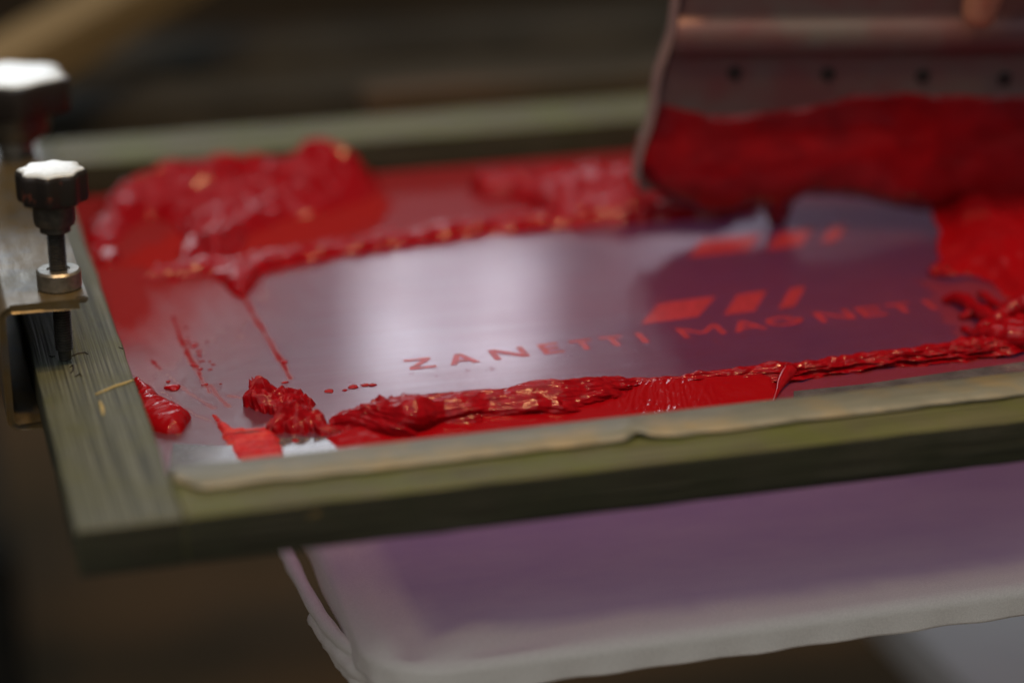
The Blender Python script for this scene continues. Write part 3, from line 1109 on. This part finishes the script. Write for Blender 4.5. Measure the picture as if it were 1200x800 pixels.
# ---- pile in the far left corner
def h_far(u, v, d):
    e = sstep(0, 0.012, d)
    b = bumps(u, v, [(225, 216, .045, .05, .014), (150, 240, .03, .05, .008), (190, 212, .03, .03, .008), (290, 222, .04, .045, .006), (375, 210, .026, .03, .016), (420, 212, .018, .02, .008), (345, 222, .02, .03, .003), (265, 270, .03, .035, .005), (252, 296, .012, .02, .007)])
    f = ridge(u * 16 + 0.6 * fbm(u * 14, v * 14, 91), v * 13, 92, 3)
    s_ = ridge(u * 30 + v * 26, v * 42 - u * 30, 93, 3)
    p, q_ = u * 0.86 + v * 0.5, v * 0.86 - u * 0.5
    g = q_ * 46 + 0.9 * fbm(p * 22, q_ * 30, 94, 3)
    lay = (g - np.floor(g)) ** 1.6
    t_ = np.clip(fbm(u * 50, v * 40, 95, 2), 0, 1)
    return dome(d, 0.005, 0.0022) + e * (b * (0.52 + 0.35 * f + 0.45 * lay) + 0.0022 * s_ + 0.004 * t_)


ink_field('ink_pile', [(96, 285), (104, 262), (120, 243), (160, 228), (240, 219), (330, 212), (400, 206), (442, 205), (446, 222), (420, 236), (400, 246), (340, 256), (300, 272), (276, 300), (258, 318), (240, 312), (222, 294), (205, 262), (178, 256), (150, 268), (130, 285), (112, 296)],
          0.0011, h_far, M['ink'], 'tall blurred red ink pile heaped in the far left corner of the frame', jag=0.006, jf=40, seed=90)


# ---- strand beside the pile
def h_str(u, v, d):
    return dome(d, 0.006, 0.0035) + 0.0012 * sstep(0, .004, d) * ridge(u * 60, v * 40, 95, 2)


ink_field('ink_strand', [(222, 270), (246, 268), (240, 290), (222, 312), (206, 332), (196, 326), (208, 304)], 0.001, h_str, M['ink'], 'short red ink strand slanting left below the corner pile', jag=0.004, jf=50, seed=94)
ink_field('ink_strand', [(118, 296), (138, 292), (142, 302), (128, 312), (116, 308)], 0.001, h_str, M['ink'], 'small red ink smudge beside the far end of the left rail', jag=0.004, jf=50, seed=96)


# ---- long ridge across the mesh
def h_line(u, v, d):
    return dome(d, 0.008, 0.0048) * (0.8 + 0.3 * fbm(u * 40, v * 40, 98)) + 0.0030 * sstep(0, .006, d) * ridge(u * 40, v * 60, 99, 2)


ink_field('ink_ridge', [(160, 330), (180, 318), (240, 308), (300, 303), (380, 291), (430, 280), (520, 268), (600, 258), (660, 252), (720, 248), (720, 262), (650, 268), (560, 276), (450, 293), (400, 300), (330, 312), (308, 322), (300, 336), (286, 350), (276, 346), (262, 334), (246, 322), (200, 327)],
          0.0009, h_line, M['ink'], 'narrow red ink ridge crossing the mesh with a pointed left end', jag=0.003, jf=60, seed=97)


# ---- heap against the squeegee
def h_heap(u, v, d):
    f = ridge(u * 9 + 0.5 * fbm(u * 12, v * 12, 101), v * 24, 102, 2)
    g = v * 60 + u * 6 + 0.8 * fbm(u * 20, v * 30, 104, 3)
    lay = (g - np.floor(g)) ** 1.6
    return dome(d, 0.014, 0.0100) * (0.50 + 0.35 * f + 0.40 * lay + 0.5 * np.clip(fbm(u * 45, v * 45, 105, 2), 0, 1)) + 0.0022 * sstep(0, .006, d) * ridge(u * 40, v * 60, 103, 3)


ink_field('ink_heap', [(545, 222), (600, 216), (640, 213), (700, 208), (760, 204), (860, 215), (890, 228), (884, 250), (840, 258), (760, 262), (690, 264), (650, 264), (630, 248), (600, 232), (560, 230)],
          0.0011, h_heap, M['ink'], 'rope-like red ink heap lying left of the squeegee in front of the far rail', jag=0.005, jf=40, seed=100)

# ------------------------------------------------------------------ squeegee
G = P(905, 268)
RD = np.array([math.cos(YAW - R(0.4)), -math.sin(YAW - R(0.4)), 0.0])
LEAN = R(-13)
NF = np.array([-math.sin(YAW), -math.cos(YAW), 0.0])
VD = np.array([-NF[0] * math.sin(LEAN), -NF[1] * math.sin(LEAN), math.cos(LEAN)])     # up along the plate, leaning away
NS = np.cross(RD, VD)
NS = NS if np.dot(NS, NF) > 0 else -NS
SF = (np.array(G) + np.array([0, 0, 0.012]), RD, VD, NS)


def SQ(px, py):
    w_ = PP(px, py, SF[0], SF[3]) - SF[0]
    return float(np.dot(w_, RD)), float(np.dot(w_, VD))


def sqw(s, v, n):
    return SF[0] + RD * s + VD * v + NS * n


sq = empty('squeegee', tuple(G), 'wide metal squeegee with riveted blade held upright over the screen', 'squeegee')
sL0, vL0 = SQ(764, 150)
sL1, vL1 = SQ(797, 10)
slope_l = (sL1 - sL0) / (vL1 - vL0)
sl = lambda v: sL0 + (v - vL0) * slope_l
S_END = SQ(1200, 60)[0] + 0.10
vb = 0.012
v_b0 = SQ(950, 62)[1]
v_b1 = SQ(950, 16)[1]
prof = [(vb, -0.0015), (vb, 0.0015), (v_b0 - 0.002, 0.0015)]
for k in range(9):
    a = math.pi * k / 8
    prof.append(((v_b0 + v_b1) / 2 - math.cos(a) * (v_b1 - v_b0) / 2, 0.0018 + math.sin(a) * 0.0085))
prof += [(v_b1 + 0.003, 0.0015), (v_b1 + 0.050, 0.0015), (v_b1 + 0.050, -0.0035), (vb + 0.02, -0.0035)]
bm = bmesh.new()
A = [bm.verts.new(tuple(sqw(sl(v_), v_, n_))) for v_, n_ in prof]
B_ = [bm.verts.new(tuple(sqw(S_END, v_, n_))) for v_, n_ in prof]
for k in range(len(prof)):
    j = (k + 1) % len(prof)
    bm.faces.new((A[k], A[j], B_[j], B_[k]))
bm.faces.new(A)
bm.faces.new(B_)
link('blade_plate', bm, M['alu'], sq, 45)
# side guard strip at the left end
bm = bmesh.new()
gp = []
for v_ in np.linspace(0.02, v_b1 + 0.05, 14):
    s_ = sl(v_)
    for ds, dn in ((-0.0055, 0.004), (-0.0015, 0.006), (0.0008, -0.004), (-0.0050, -0.004)):
        gp.append(bm.verts.new(tuple(sqw(s_ + ds + 0.0012 * math.sin(v_ * 130), v_, dn))))
for i in range(13):
    for k in range(4):
        bm.faces.new((gp[i * 4 + k], gp[i * 4 + (k + 1) % 4], gp[i * 4 + 4 + (k + 1) % 4], gp[i * 4 + 4 + k]))
bm.faces.new(gp[:4])
bm.faces.new(gp[-4:])
link('end_guard', bm, M['guard'], sq, 50)
for px, py in ((861, 85), (970, 86), (1081, 88), (1177, 91), (1275, 94)):
    s_, v_ = SQ(px, py)
    bm = bmesh.new()
    bmesh.ops.create_cone(bm, cap_ends=True, segments=24, radius1=0.0040, radius2=0.0034, depth=0.0016)
    mt = Matrix(((RD[0], VD[0], NS[0], 0), (RD[1], VD[1], NS[1], 0), (RD[2], VD[2], NS[2], 0), (0, 0, 0, 1)))
    bmesh.ops.transform(bm, matrix=mt, verts=bm.verts)
    bmesh.ops.translate(bm, vec=tuple(sqw(s_, v_, 0.0022)), verts=bm.verts)
    link('rivet', bm, M['hole'], sq, 40)
# wooden grip above the plate
bm = bmesh.new()
a, b = sqw(sl(v_b1 + .05) + .004, v_b1 + 0.068, 0.0), sqw(S_END, v_b1 + 0.068, 0.0)
bar(bm, tuple(a), tuple(b), 0.026, 0.05, 0.006, up=tuple(VD))
link('grip', bm, M['timber'], sq, 50)


# ink that clings to the blade
def h_cur(u, v, d):
    e = sstep(0, 0.01, d)
    low = 1 - sstep(0.01, 0.055, v)
    return 0.0036 * sstep(-0.004, 0.030, d) + 0.0012 * sstep(0, 0.004, d) + e * (0.0080 * low + 0.0022 * fbm(u * 14, v * 24, 111, 2) + 0.0008 * ridge(u * 7 + v * 10, v * 22 - u * 6, 112, 2))


SFI = (SF[0] + NS * 0.0012, RD, VD, NS)
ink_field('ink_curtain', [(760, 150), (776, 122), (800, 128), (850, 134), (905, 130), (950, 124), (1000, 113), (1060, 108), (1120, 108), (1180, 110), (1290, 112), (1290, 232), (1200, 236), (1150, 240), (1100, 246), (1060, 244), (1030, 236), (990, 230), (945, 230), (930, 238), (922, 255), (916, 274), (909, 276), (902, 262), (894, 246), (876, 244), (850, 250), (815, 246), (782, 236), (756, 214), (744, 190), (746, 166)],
          0.001, h_cur, M['ink_shaded'], 'deep red ink curtain clinging to the squeegee blade with a pointed drip', frame_=SFI, jag=0.003, jf=40, seed=110, closed=True)

# ink flow from the blade down to the mesh at the right
TP = sqw(SQ(1150, 236)[0], SQ(1150, 236)[1], 0.004)
BP = P(1150, 352)
vdir = TP - BP
vdir = vdir - RD * np.dot(vdir, RD)
vdir /= np.linalg.norm(vdir)
nfl = np.cross(RD, vdir)
nfl = nfl if nfl[2] > 0 else -nfl
FLOW = (np.array(BP), RD, vdir, nfl)


def h_flow(u, v, d):
    e = sstep(0, 0.012, d)
    return 0.0075 * sstep(0, 0.028, d) + e * (0.0085 * fbm(u * 26, v * 9, 121, 3) + 0.0018 * ridge(u * 40 + v * 12, v * 16, 122, 2)) + 0.003 * sstep(.0, .06, u) * e * ridge(u * 50, v * 60, 123, 3)


ink_field('ink_flow', [(1092, 232), (1150, 226), (1290, 222), (1290, 392), (1240, 385), (1205, 376), (1178, 352), (1160, 330), (1135, 320), (1112, 322), (1096, 318), (1104, 300), (1100, 270), (1094, 250)],
          0.0009, h_flow, M['ink_smooth'], 'wide red ink flow sagging from the squeegee blade to the mesh at right', frame_=FLOW, jag=0.004, jf=45, seed=120, closed=True)
# strands where the flow meets the rope
def strands(name, seqs, mat, label, sd):
    bm = bmesh.new()
    for k, seq in enumerate(seqs):
        pts = smooth_path([tuple(P(a, b, ZM + z_)) + (r_,) for a, b, z_, r_ in seq], 60)
        j = 0.0009
        tt = np.arange(60) * 0.23
        off = noise(tt * 0.5, tt * 0 + k, sd) * j
        tube(bm, [Vector((p[0] + o_, p[1] - o_, p[2] + o_)) for p, o_ in zip(pts, off)], [p[3] * (1 + .25 * float(o_ / j)) for p, o_ in zip(pts, noise(tt * 0.6, tt * 0 + k + 9, sd) * j)], 12)
    return tag(link(name, bm, mat, None, 180), label, 'ink')


strands('ink_strands', [[(1106, 352, .002, .002), (1125, 350, .005, .0035), (1150, 366, .006, .004), (1180, 382, .006, .0045), (1225, 388, .007, .005)],
                        [(1126, 372, .002, .002), (1145, 366, .004, .003), (1170, 376, .005, .004), (1215, 396, .006, .005)],
                        [(1140, 398, .002, .002), (1155, 386, .005, .005), (1166, 378, .006, .004), (1190, 360, .012, .005), (1225, 352, .016, .006)],
                        [(1128, 384, .001, .0015), (1142, 392, .003, .003), (1165, 392, .006, .006), (1200, 395, .007, .007), (1230, 390, .008, .007)],
                        [(1092, 322, .002, .003), (1102, 316, .003, .004), (1112, 322, .002, .003)],
                        [(1148, 345, .004, .002), (1172, 360, .006, .003), (1200, 378, .007, .004), (1230, 384, .008, .004)]],
        M['ink'], 'tangle of red ink strands where the flow joins the rope end', 125)

# ------------------------------------------------------------------ hand on the squeegee: only a thumb tip reaches into the picture
def person():
    s0, v0 = SQ(1140, 11)
    T = lambda ds, dv, dn: tuple(sqw(s0 + ds, v0 + dv, dn))
    V_ = [T(-0.002, 0.002, 0.020), T(0.0, 0.024, 0.026), T(0.006, 0.052, 0.034), T(0.020, 0.085, 0.036),           # thumb tip to root
          T(0.050, 0.125, 0.020), T(0.070, 0.170, 0.03), T(0.110, 0.27, 0.06), T(0.15, 0.36, 0.10)]                      # palm, wrist, forearm
    E_ = [(0, 1), (1, 2), (2, 3), (3, 4), (4, 5), (5, 6), (6, 7)]
    rad = [.0095, .0105, .0115, .014, .024, .026, .034, .042]
    for k, (ds, ln) in enumerate(((0.006, .95), (0.029, 1.05), (0.052, 1.0), (0.074, .8))):
        b0 = len(V_)
        V_ += [T(ds + .004, 0.120, 0.002), T(ds, 0.108 + .004 * ln, -0.022), T(ds - .001, 0.080, -0.030 * ln), T(ds - .002, 0.058 - .012 * (ln - 1), -0.024)]
        E_ += [(4, b0), (b0, b0 + 1), (b0 + 1, b0 + 2), (b0 + 2, b0 + 3)]
        rad += [.0115, .0098, .0088, .0078]
    me = bpy.data.meshes.new('person')
    me.from_pydata(V_, E_, [])
    o = bpy.data.objects.new('person', me)
    COL.objects.link(o)
    sk = o.modifiers.new('skin', 'SKIN')
    for i, r_ in enumerate(rad):
        me.skin_vertices[0].data[i].radius = (r_, r_)
        me.skin_vertices[0].data[i].use_root = (i == 4)
    sk.use_smooth_shade = True
    ss = o.modifiers.new('subdivision', 'SUBSURF')
    ss.levels = ss.render_levels = 2
    dg = bpy.context.evaluated_depsgraph_get()
    m2 = bpy.data.meshes.new_from_object(o.evaluated_get(dg))
    o.modifiers.clear()
    o.data = m2
    m2.materials.clear()
    m2.materials.append(M['skin'])
    tag(o, 'bare hand holding the squeegee, reddish thumb tip over the metal', 'person')
    return o


person()

# ------------------------------------------------------------------ cloth on the platen under the frame
ZC = -0.100
e_l = P(370, 645, ZC)
e_n = P(900, 729, ZC)
cx0, cy0 = float(e_l[0]), float(e_n[1])
cx1, cy1, cr = 0.62, 0.42, 0.034
# outline of the platen, dense near the visible corner
out = []
def arc_pts(cx, cy, a0, a1, n):
    return [(cx + cr * math.cos(R(a0 + (a1 - a0) * k / n)), cy + cr * math.sin(R(a0 + (a1 - a0) * k / n))) for k in range(n + 1)]
for yv in np.linspace(cy1 - cr, cy0 + cr, 50)[:-1]:
    out.append((cx0, yv))
out += arc_pts(cx0 + cr, cy0 + cr, 180, 270, 34)
for xv in np.linspace(cx0 + cr, cx1 - cr, 140)[1:-1]:
    out.append((xv, cy0))
out += arc_pts(cx1 - cr, cy0 + cr, 270, 360, 12)
out += [(cx1, yv) for yv in np.linspace(cy0 + cr, cy1 - cr, 14)[1:-1]]
out += arc_pts(cx1 - cr, cy1 - cr, 0, 90, 8)
out += [(xv, cy1) for xv in np.linspace(cx1 - cr, cx0 + cr, 30)[1:-1]]
out += arc_pts(cx0 + cr, cy1 - cr, 90, 180, 8)
out = np.array(out)
N_ = len(out)
tg = np.roll(out, -1, 0) - np.roll(out, 1, 0)
tg /= np.linalg.norm(tg, axis=1)[:, None]
on = np.stack([tg[:, 1], -tg[:, 0]], 1)
ctr = np.array([(cx0 + cx1) / 2, (cy0 + cy1) / 2])
# how far the cloth hangs down at each point of the outline
sx_ = out[:, 0]
near = (out[:, 1] < cy0 + cr * 1.02) & (sx_ < 0.4)
hang = np.full(N_, 0.0085)
isn = out[:, 1] < cy0 + 0.004
hang[isn] = 0.0092 + 0.0010 * fbm(sx_[isn] * 22, sx_[isn] * 0, 132)
hc = P(538, 786, ZC)
cd_ = np.hypot(out[:, 0] - hc[0], out[:, 1] - cy0)
hang += 0.06 * np.exp(-(cd_ / 0.0235) ** 6)
lab = np.arange(N_)
vs, tint_fac = [], []
rings = []
fr_in = list(np.linspace(0.94, 0.0, 26) ** 1.0)
for f in fr_in:                                   # centre to edge
    base = ctr + (out - on * 0.007 - ctr) * (1 - f)
    z = ZC + 0.0006 * fbm(base[:, 0] * 30, base[:, 1] * 30, 131, 3)
    dc = np.hypot(base[:, 0] - cx0 - .03, base[:, 1] - cy0 - .012)
    ang = np.arctan2(base[:, 1] - cy0 + .02, base[:, 0] - cx0 - .005)
    z = z + 0.0028 * np.exp(-(dc / .055) ** 2) * np.sin(ang * 9 + 0.5) * sstep(0, .02, dc)
    rings.append(np.stack([base[:, 0], base[:, 1], z], 1))
for k in range(1, 6):                             # rounded edge
    a = R(18 * k)
    b2 = out - on * 0.007 + on * 0.007 * math.sin(a)
    rings.append(np.stack([b2[:, 0], b2[:, 1], np.full(N_, ZC - 0.005 * (1 - math.cos(a)))], 1))
for k in range(1, 9):                             # hanging part
    f = k / 8
    flare = (0.05 * hang + 0.0) * f + 0.0022 * np.sin(lab * 0.55) * f * np.clip(hang / .03, 0, 1)
    b2 = out + on * flare[:, None]
    rings.append(np.stack([b2[:, 0], b2[:, 1], ZC - 0.005 - hang * f], 1))
b2 = out - on * 0.007                             # turned back under the edge
rings.append(np.stack([b2[:, 0], b2[:, 1], ZC - 0.006 - hang], 1))
V_ = np.vstack(rings)
fc = []
for i in range(len(rings) - 1):
    for k in range(N_):
        fc.append((i * N_ + k, i * N_ + (k + 1) % N_, (i + 1) * N_ + (k + 1) % N_, (i + 1) * N_ + k))
shirt = empty('t_shirt', (0.3, 0.1, ZC - 0.02), 'grey white t-shirt stretched on a platen under the frame, purple light painted on, hem rolled at left', 't-shirt')
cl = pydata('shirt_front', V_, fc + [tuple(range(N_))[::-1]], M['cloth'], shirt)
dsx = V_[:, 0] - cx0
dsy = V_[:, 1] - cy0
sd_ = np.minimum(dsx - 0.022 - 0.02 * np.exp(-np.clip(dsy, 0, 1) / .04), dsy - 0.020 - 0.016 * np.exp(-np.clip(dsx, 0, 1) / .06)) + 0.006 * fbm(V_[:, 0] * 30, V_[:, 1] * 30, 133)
tint = sstep(-0.007, 0.014, sd_)  # inset area where the purple light is painted
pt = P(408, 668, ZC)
tint = np.maximum(tint, 0.45 * np.exp(-((V_[:, 0] - pt[0]) / .009) ** 2 - ((V_[:, 1] - pt[1]) / .02) ** 2))
tint = np.where(V_[:, 2] < ZC - 0.003, 0, tint)
ca = cl.data.color_attributes.new('purple_light', 'FLOAT_COLOR', 'POINT')
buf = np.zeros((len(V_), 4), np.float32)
buf[:, 0] = tint
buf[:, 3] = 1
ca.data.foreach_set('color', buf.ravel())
# rolled hem hanging beside the platen
for nm, seq, r_ in (('rolled_hem', [(332, 636), (338, 652), (352, 680), (372, 716), (394, 745), (418, 763), (446, 772), (476, 772), (500, 780), (512, 806)], .0034),
                    ('rolled_hem', [(372, 724), (392, 752), (414, 778), (438, 791), (466, 792), (494, 794), (510, 812)], .0050),
                    ('rolled_hem', [(388, 752), (410, 782), (436, 806), (470, 810), (500, 818)], .0046)):
    bm = bmesh.new()
    zh = ZC - 0.012 - (0.006 if r_ > .0034 else 0) - (0.006 if r_ == .0046 else 0)
    pts = smooth_path([tuple(P(a, b, zh)) for a, b in seq], 70)
    tube(bm, [Vector(p) for p in pts], [r_ * (1 + .18 * float(noise(np.array([i * .21]), np.array([r_ * 1e3]), 5)[0])) for i in range(70)], 14)
    link(nm, bm, M['cloth'], shirt, 180)
# platen board under the cloth
bm = bmesh.new()
pin = out - on * 0.007
for za in (ZC - 0.013, ZC - 0.0065):
    pv = [bm.verts.new((a_, b_, za)) for a_, b_ in pin]
    bm.faces.new(pv)
pv = list(bm.verts)
for k in range(N_):
    bm.faces.new((pv[k], pv[(k + 1) % N_], pv[N_ + (k + 1) % N_], pv[N_ + k]))
tag(link('platen', bm, M['grey_metal'], None, 40), 'flat dark platen board carrying the grey white t-shirt', 'platen')

# ------------------------------------------------------------------ blurred things around
def beam(name, a, b, wd, hg, mat, label, cat, bev=0.003):
    bm = bmesh.new()
    bar(bm, tuple(a), tuple(b), wd, hg, bev)
    return tag(link(name, bm, mat, None, 50), label, cat)


a, b = P(-30, 104, -0.03), P(215, -36, -0.03)
d = b - a
beam('timber_bar', a - d * 0.15, b + d * 1.2, 0.052, 0.035, M['timber'], 'pale timber bar slanting behind the clamp knobs at upper left', 'bar')
# brown bench top behind the frame and dark machine beams
bm = bmesh.new()
box(bm, -0.3, 1.6, 0.66, 0.92, -0.20, -0.16, 0.004)
tag(link('bench', bm, M['bench'], None, 40), 'dark brown bench edge right behind the far rail', 'bench')
beam('machine_beam', (-0.4, 1.06, -0.13), (1.8, 1.00, -0.13), 0.08, 0.06, M['grey_metal'], 'dark grey machine beam crossing behind the brown bench', 'beam')
beam('machine_beam', (-0.4, 1.34, -0.16), (1.8, 1.28, -0.16), 0.10, 0.06, M['grey_metal'], 'darkest machine beam farthest behind the bench, nearest the top edge', 'beam')
c0, c1 = P(430, 132, -0.035), P(770, 106, -0.035)
beam('wood_strip', c0 + np.array([0, .02, 0]), c1 + np.array([.2, .01, 0]), 0.035, 0.02, M['bench'], 'blurred wooden strip lying behind the far rail left of the squeegee', 'strip')
# pale panel low at the right
q = P(1035, 700, -0.42)
bm = bmesh.new()
box(bm, q[0], q[0] + 0.6, q[1] - 0.5, q[1] + 0.22, -0.46, -0.42, 0.004)
tag(link('storage_box', bm, M['card'], None, 40), 'blurred pale grey box standing low at the lower right under the t-shirt', 'box')
bm = bmesh.new()
q = P(-6, 600, -0.5)
box(bm, q[0] - 0.3, q[0] + 0.012, q[1] - 0.1, q[1] + 0.5, FZ + 0.001, -0.5, 0.004)
tag(link('machine_column', bm, M['grey_metal'], None, 40), 'dark machine column on the floor at the left edge', 'column')
